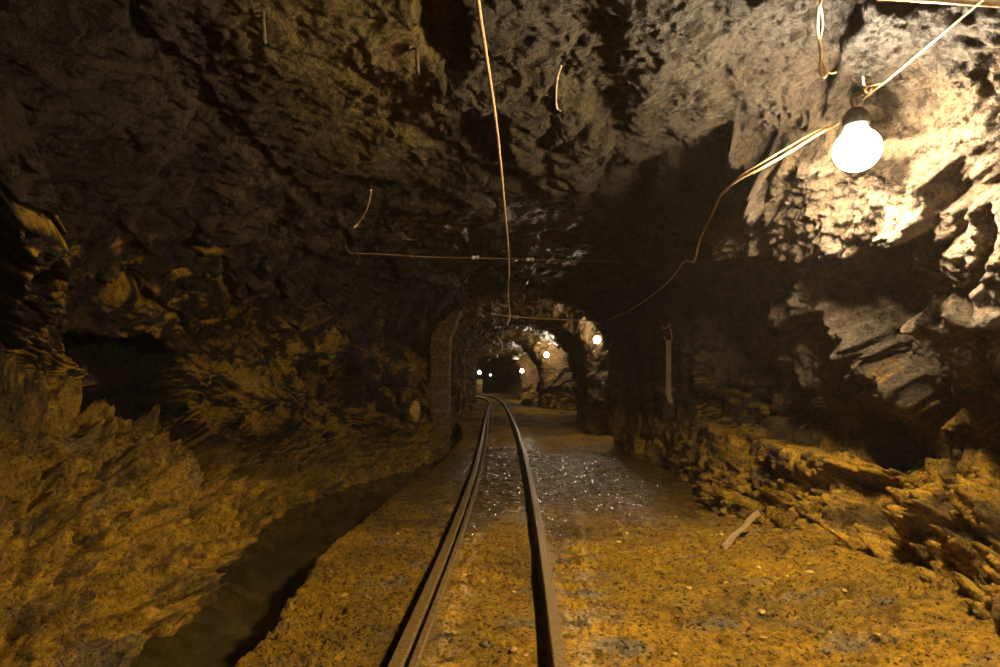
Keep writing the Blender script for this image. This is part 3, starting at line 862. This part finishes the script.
def rock_mat(name, c1, c2):
    return simple(name, c1, c2, 22, 0.7, 0.0, 0.9, 0.02)
OCR = rock_mat('ochre_stone', (0.26, 0.15, 0.02), (0.52, 0.30, 0.04))
BRR = rock_mat('brown_stone', (0.05, 0.032, 0.012), (0.15, 0.095, 0.03))
# ------------------------------------------------------------------ cables, wires and insulators
def cable(name, pts, r, mat, label, cat='cable', n=8, group=None, seg=8):
    bm = bmesh.new()
    tube(bm, smooth_path(pts, n), r, seg)
    o = obj(name, bm, mat)
    tag(o, label, cat, group)
    return o
# long hanging cable, from the roof near the camera down to a hook before the arch
cable('hanging_cable', [at(474,-60,1.9), vis(478,0,2.15), vis(487,60,2.6), vis(497,130,3.3), vis(504,200,4.5), vis(509,262,6.2), vis(508,297,7.6), vis(510,315,7.9), vis(507,325,7.9)], 0.009, WIRE, 'long tan cable hanging from the roof down to the arch')
cable('hanging_wire', [vis(371,190,5.6), vis(367,208,5.6), vis(359,222,5.6), vis(354,228,5.6)], 0.011, WIRE, 'short crooked wire hanging from the left of the dark roof', 'wire')
bm = bmesh.new()
tube(bm, smooth_path([vis(561,66,3.6), vis(558,74,3.6), vis(557,80,3.6)], 6), 0.008, 8)
tube(bm, smooth_path([vis(557,80,3.6), vis(556,96,3.6), vis(557,108,3.6), vis(561,111,3.6)], 6), 0.005, 8)
tag(obj('hanging_wire', bm, WIRE_DK), 'small hooked wire hanging from a rusty spot right of the long cable', 'wire')
# two cross wires with porcelain insulators
def insulator(pos, axis, s, label, group):
    root = empty('insulator', pos)
    tag(root, label, 'insulator', group)
    bm = bmesh.new()
    lathe(bm, [(0, -1.0*s), (.45*s, -1.0*s), (.55*s, -.85*s), (.55*s, -.45*s), (.32*s, -.3*s), (.32*s, .3*s), (.55*s, .45*s), (.55*s, .85*s), (.45*s, 1.0*s), (0, 1.0*s)], 16, axis)
    obj('body', bm, PORC, root)
    bm = bmesh.new()
    tube(bm, [Vector(axis).normalized().orthogonal() * 0.36 * s * 1.02 * math.cos(a) + Vector(axis).normalized().cross(Vector(axis).normalized().orthogonal()) * 0.36 * s * 1.02 * math.sin(a) for a in [2 * math.pi * k / 14 for k in range(15)]], 0.12 * s, 6)
    obj('wire_tie', bm, WIRE, root)
Y1 = 7.6
cable('cross_wire', [vis(346,246,Y1), vis(352,253,Y1), vis(378,254,Y1), vis(430,257,Y1), vis(475,258,Y1), vis(530,259.5,Y1), vis(620,262,Y1)], 0.008, WIRE_OLD, 'thin cross wire under the dark roof before the arch, with two insulators', 'wire')
bm = bmesh.new()
tube(bm, smooth_path([at(356,253.6,Y1 - .03), at(366,254,Y1 - .03), at(378,254.3,Y1 - .03)], 4), 0.017, 8)
tube(bm, smooth_path([at(376,257,Y1 - .03), at(379,254,Y1 - .03), at(385,253,Y1 - .03)], 4), 0.009, 6)
tag(obj('wire_splice', bm, WIRE), 'twisted splice near the left end of the upper cross wire', 'splice')
ax = Vector((1, 0, -0.02))
insulator(vis(475.5,257.5,Y1), ax, 0.05, 'left porcelain insulator on the upper cross wire', 'insulators on the cross wires')
insulator(vis(530,259.5,Y1), ax, 0.05, 'right porcelain insulator on the upper cross wire', 'insulators on the cross wires')
Y2 = 10.4
cable('cross_wire', [at(493,314,Y2), at(516,317,Y2), at(560,319.5,Y2), at(590,321,Y2), at(600,324,10.8)], 0.014, WIRE, 'tan cross wire running level to the second lamp, across the arch', 'wire')
bm = bmesh.new()
tube(bm, smooth_path([at(590,321,Y2) - l2, at(597,325,11.0) - l2, at(601,331,11.6) - l2, Vector((0, 0, 0.17))], 8), 0.012, 8)
obj('cord', bm, WIRE_DK, second_lamp)
insulator(at(493.5, 314, Y2), ax, 0.045, 'left porcelain insulator on the lower cross wire', 'insulators on the cross wires')
insulator(at(516, 317, Y2), ax, 0.052, 'right porcelain insulator on the lower cross wire', 'insulators on the cross wires')
# small studs along the far roof
for x, y, Yd in ((493.5,342,20.0),(512.5,342,20.0),(490,351,26.0),(503,353,26.0),(497,356.5,29.0),(489,360,33.0)):
    bm = bmesh.new()
    s_ = 0.004 * Yd * 0.35 + 0.02
    lathe(bm, [(0, -s_), (s_ * .7, -s_), (s_, -s_ * .4), (s_, s_ * .4), (s_ * .6, s_), (0, s_)], 10)
    tag(obj('insulator', bm, PORC, loc=vis(x, y, 99, 0.03)), 'tiny pale insulator hanging from the far roof beyond the arch', 'insulator', 'tiny insulators along the far roof')
cable('hanging_wire', [vis(497,336,99), vis(502,345,99), vis(500,352,99), vis(492,358,99), vis(488,361,99)], 0.022, WIRE_DK, 'loose kinked wire strung along the far roof beyond the arch', 'wire')
# cable of the near lamp: two strands that run off along the right wall
mainc = [vis(838,124,3.02), vis(815,136,3.1), vis(790,152,3.25), vis(762,168,3.4), vis(738,180,3.55), vis(722,194,3.8), vis(712,215,4.1), vis(700,240,4.5), vis(694,261,4.9), vis(684,262,5.2), vis(670,280,5.9), vis(650,297,7.2), vis(628,311,8.8), at(605,322,10.6)]
cable('lamp_cable', mainc, 0.0085, WIRE, 'pale cable looping from the near lamp to the second lamp')
cable('lamp_cable', [p + Vector((0.0, -0.01, 0.035 * math.sin(math.pi * k / 4.6))) for k, p in enumerate(mainc[:6])], 0.005, WIRE, 'thinner upper strand beside the pale cable left of the near lamp')
cable('guy_wire', [at(990,-6,1.9), vis(940,36,2.2), vis(895,74,2.6), vis(872,92,2.9), vis(858,104,3.05)], 0.0045, WIRE, 'straight thin wire slanting from the upper right corner to the near lamp', 'wire')
bm = bmesh.new()
tube(bm, smooth_path([vis(863,76,2.85), vis(864,84,2.85), vis(868,86,2.85), vis(880,83.5,2.85)], 5), 0.0045, 6)
tube(bm, smooth_path([vis(868,86,2.85), vis(865,90,2.85), vis(869,93,2.85), vis(872,88,2.85)], 5), 0.0045, 6)
tag(obj('wire_knot', bm, WIRE), 'knotted wire end on the slanting wire just above the near lamp', 'wire')
bm = bmesh.new()
tube(bm, smooth_path([vis(826,-8,2.5), vis(820,4,2.5), vis(818,30,2.5), vis(821,50,2.5), vis(820,70,2.5), vis(824,77,2.5), vis(826,72,2.5), vis(821,66,2.5)], 6), 0.006, 8)
tube(bm, smooth_path([vis(820,4,2.5), vis(823,24,2.5), vis(819,48,2.5), vis(824,66,2.5), vis(830,73,2.5), vis(836,72,2.5)], 6), 0.004, 8)
tag(obj('hanging_wire', bm, WIRE), 'tangled twisted wire hanging from the roof above the near lamp', 'wire')
# rusted bolts driven into the roof
for (x0, y0, x1, y1, Yd, lab) in ((416, 44, 416, 64, 3.4, 'rusted bolt with a bent plate sticking out of the smooth roof'), (262, 8, 266, 22, 2.9, 'rusted bolt and washer in the roof near the upper left edge')):
    p0_ = vis(x0, y0, Yd, -0.04); p1_ = Vector((p0_.x + 0.01, p0_.y + 0.02, p0_.z - 0.16))
    root = empty('roof_bolt', p0_); tag(root, lab, 'bolt')
    bm = bmesh.new()
    tube(bm, [Vector((0, 0, 0.03)), (p1_ - p0_) * 0.5, p1_ - p0_], 0.010, 10)
    obj('shaft', bm, BRR, root)
    bm = lumpy_box('x', lambda u, v, q: ((u - .5) * 0.07, (v - .5) * 0.06, -0.030 + q * 0.008 + 0.02 * u), 8, 8, 1, None, 0.008, 12)
    obj('washer', bm, BRR, root)
# pipe and angle iron at the top right
bm = bmesh.new()
tube(bm, [vis(878,-4,2.3), vis(1010,4,2.2)], 0.014, 12)
po = obj('roof_pipe', bm, PIPE)
tag(po, 'muddy pipe crossing the roof at the upper right edge', 'pipe')
# nail plate hung on the dark right wall
Yp = min(7.9, min(vis(x, y, 7.9, 0.06).y for x in (662, 668, 674) for y in range(322, 406, 8)))
root = empty('hanging_strip', at(668, 330, Yp)); bx = Vector(root.location)
tag(root, 'narrow rusty strip hanging by a hook on the dark right wall', 'strip')
bm = bmesh.new()
n_ = 14
a0, a1 = at(668.5, 341, Yp) - bx, at(668.5, 402, Yp) - bx
prev = None
for k in range(n_ + 1):
    c = a0.lerp(a1, k / n_); w = 0.034 + 0.004 * math.sin(k * 2.1); sk = 0.03 * max(0, (k - n_ + 2) / 2)
    ring = [bm.verts.new(c + Vector((dx * w + sk, dy * 0.008, -sk * 0.8 * (dx > 0)))) for dx, dy in ((-1, -1), (1, -1), (1, 1), (-1, 1))]
    if prev:
        for q in range(4):
            bm.faces.new((prev[q], prev[(q + 1) % 4], ring[(q + 1) % 4], ring[q]))
    else:
        bm.faces.new(ring)
    prev = ring
bm.faces.new(list(reversed(prev)))
obj('plate', bm, simple('dull_rust', (0.04, 0.024, 0.010), (0.13, 0.08, 0.03), 40, 0.8), root, smooth=False)
bm = bmesh.new()
tube(bm, smooth_path([at(662,325,Yp) - bx, at(663,328,Yp) - bx, at(667,328,Yp) - bx, at(669,324,Yp) - bx, at(671,332,Yp) - bx, at(672,339,Yp) - bx, at(668,341.5,Yp) - bx, at(664.5,338,Yp) - bx, at(664,336,Yp) - bx], 5), 0.009, 8)
obj('hook', bm, IRON, root)

# ------------------------------------------------------------------ loose things
def plank(name, a, b_, w, t, mat, label, cat):
    a, b_ = Vector(a), Vector(b_)
    root = a.lerp(b_, 0.5)
    d = (b_ - a); L_ = d.length; d.normalize()
    side = d.cross(Vector((0, -1, 0.3))).normalized(); up_ = side.cross(d).normalized()
    bm = lumpy_box('x', lambda u, v, q: (d * ((q - .5) * L_) + side * ((u - .5) * w * (1 - 0.35 * q + 0.12 * math.sin(q * 9))) + up_ * ((v - .5) * t)), 4, 3, 26, mat, 0.010, 9)
    o = obj(name, bm, mat, loc=root)
    tag(o, label, cat)
    return o
pa = onz(723, 549, 0.0); pb = at(757, 512, pa.y + 0.30)
plank('broken_plank', pa, pb, 0.052, 0.028, WOOD, 'broken plank leaning on the foot of the right rock wall', 'plank')
plank('broken_stick', onz(430, 447, -0.20), onz(447, 433.5, -0.10), 0.05, 0.035, PIPE, 'pale stick lying across the ditch at the foot of the concrete pillar', 'stick')
cable('bent_stick', [at(26,636,3.0), at(40,645,2.95), at(54,658,2.9), at(66,676,2.8)], 0.008, WOOD, 'thin bent stick on the rocks in the lower left corner', 'stick')

def rock_mesh(name, r, seed, sub=4, sx=1, sy=1, sz=1):
    bm = bmesh.new()
    bmesh.ops.create_icosphere(bm, subdivisions=sub, radius=1)
    rs = random.Random(seed)
    planes = [(Vector((rs.gauss(0, 1), rs.gauss(0, 1), rs.gauss(0, 1))).normalized(), rs.uniform(0.55, 0.9)) for _ in range(14)]
    for v in bm.verts:
        c = v.co.normalized()
        k = min([1.0] + [h / c.dot(nv) for nv, h in planes if c.dot(nv) > h])
        c = c * k
        c += c.normalized() * (mn.noise(c * 3 + Vector((seed, 0, 0))) * 0.08 + mn.noise(c * 9) * 0.035)
        v.co = Vector((c.x * sx, c.y * sy, c.z * sz)) * r
    return bm
def stone(px_, py_, Yd, r, seed, label, mat=OCR, sx=1, sy=1, sz=1, name='stone', group=None, pos=None):
    p = Vector(pos) if pos is not None else at(px_, py_, Yd)
    o = obj(name, rock_mesh(name, r, seed, 4 if r > 0.08 else 3, sx, sy, sz), mat, loc=p)
    tag(o, label, 'rock', group)
    return o
stone(415, 411, 9.4, 0.15, 3, 'pointed ochre boulder at the foot of the left wall before the pillar', OCR, 0.75, 0.8, 1.25, 'boulder')
def fl(px_, py_, r, dz=0.0):
    p = onz(px_, py_, -0.06)
    return Vector((p.x, p.y, -0.075 + r * 0.35 + dz))
for px_, py_, r, sd, lab, mt in (
    (706,541,0.045,11,'flat dark stone beside the lower end of the broken plank',BRR),
    (690,533,0.035,12,'small brown stone on the mud left of the broken plank',BRR),
    (526.5,404.5,0.30,13,'dark lump of rock on the floor between the track and the middle corner',BRR)):
    o = stone(0,0,0,r,sd,lab,mt,1.3,1,0.7,pos=fl(px_,py_,r))
for k in range(60):
    px_, py_ = rng.uniform(250, 960), rng.uniform(500, 665)
    p = onz(px_, py_, -0.06)
    if p.x < -1.0 or p.x > 2.3 or abs(p.x - xr_at(p.y, RPs)) < 0.1 or abs(p.x - xr_at(p.y, LPs)) < 0.16:
        continue
    r = rng.uniform(0.010, 0.026)
    ix = np.abs(fr - p.y).argmin(); jx_ = np.abs(fx - p.x).argmin()
    o = stone(0,0,0,r,100+k,'little stone pressed into the ochre mud floor near the camera',BRR if k % 4 == 0 else OCR,1.2,1,0.7,'pebble','little stones trodden into the near mud floor',(p.x,p.y,float(Z[ix,jx_])+r*0.25))

# white box on the rock corner above the fourth lamp
root = empty('sign_box', at(515.5, 357.5, 31.0)); tag(root, 'small white box sign on the far rock corner above a lamp', 'sign')
bm = bmesh.new(); bmesh.ops.create_cube(bm, size=1)
bmesh.ops.scale(bm, vec=(0.34, 0.10, 0.22), verts=bm.verts); bmesh.ops.bevel(bm, geom=bm.edges[:], offset=0.02, segments=2, affect='EDGES')
obj('housing', bm, BOXW, root)
bm = bmesh.new()
tube(bm, [(0, 0.04, 0.10), (0, 0.25, 0.4)], 0.02, 8)
obj('bracket', bm, IRON, root)
bm = bmesh.new(); lathe(bm, [(0, -.09), (.06, -.08), (.09, 0), (.06, .08), (0, .09)], 12)
tag(obj('reflector', bm, emit_mat('far_pilot_light', (1, .95, .8), 3.0), loc=at(490.5, 375, 42)), 'tiny pale light point right of the farthest lamp', 'light')
# rock stub under the farthest lamp
def pier(name, px0, px1, py0, py1, Yd, depth, seed, label, mat, lean=0.0):
    w = (px1 - px0) / F * Yd; h = (py1 - py0) / F * Yd
    c0 = at((px0 + px1) / 2, py1, Yd)
    bm = lumpy_box('x', lambda u, v, q: ((u - .5) * w * (1.3 - 0.9 * q + 0.2 * math.sin(q * 5 + seed)) + lean * q, v * depth, q * h), 10, 6, 22, mat, 0.10, 1.6, seed)
    o = obj(name, bm, mat, loc=c0)
    return tag(o, label, 'rock')
pier('rock_pier', 475.5, 483, 379.5, 397, 41.2, 0.8, 3, 'low rock stub carrying the farthest lamp on the left', BRR)

# ------------------------------------------------------------------ dust haze of the gallery
if HAZE > 0:
    bm = bmesh.new(); bmesh.ops.create_cube(bm, size=1)
    bmesh.ops.scale(bm, vec=(14.0, 54.0, 5.0), verts=bm.verts)
    hz, nt, b = new_mat('dusty_air')
    nt.nodes.remove(b)
    vs = N(nt, 'ShaderNodeVolumeScatter')
    vs.inputs['Color'].default_value = (0.95, 0.80, 0.60, 1)
    vs.inputs['Density'].default_value = HAZE
    vs.inputs['Anisotropy'].default_value = 0.2
    nt.links.new(vs.outputs[0], nt.nodes['Material Output'].inputs['Volume'])
    ho = obj('haze', bm, hz, smooth=False, loc=(-1.5, 23.5, 1.5))
    tag(ho, 'thin brown dust haze hanging in the lamp lit gallery', 'haze', kind='stuff')
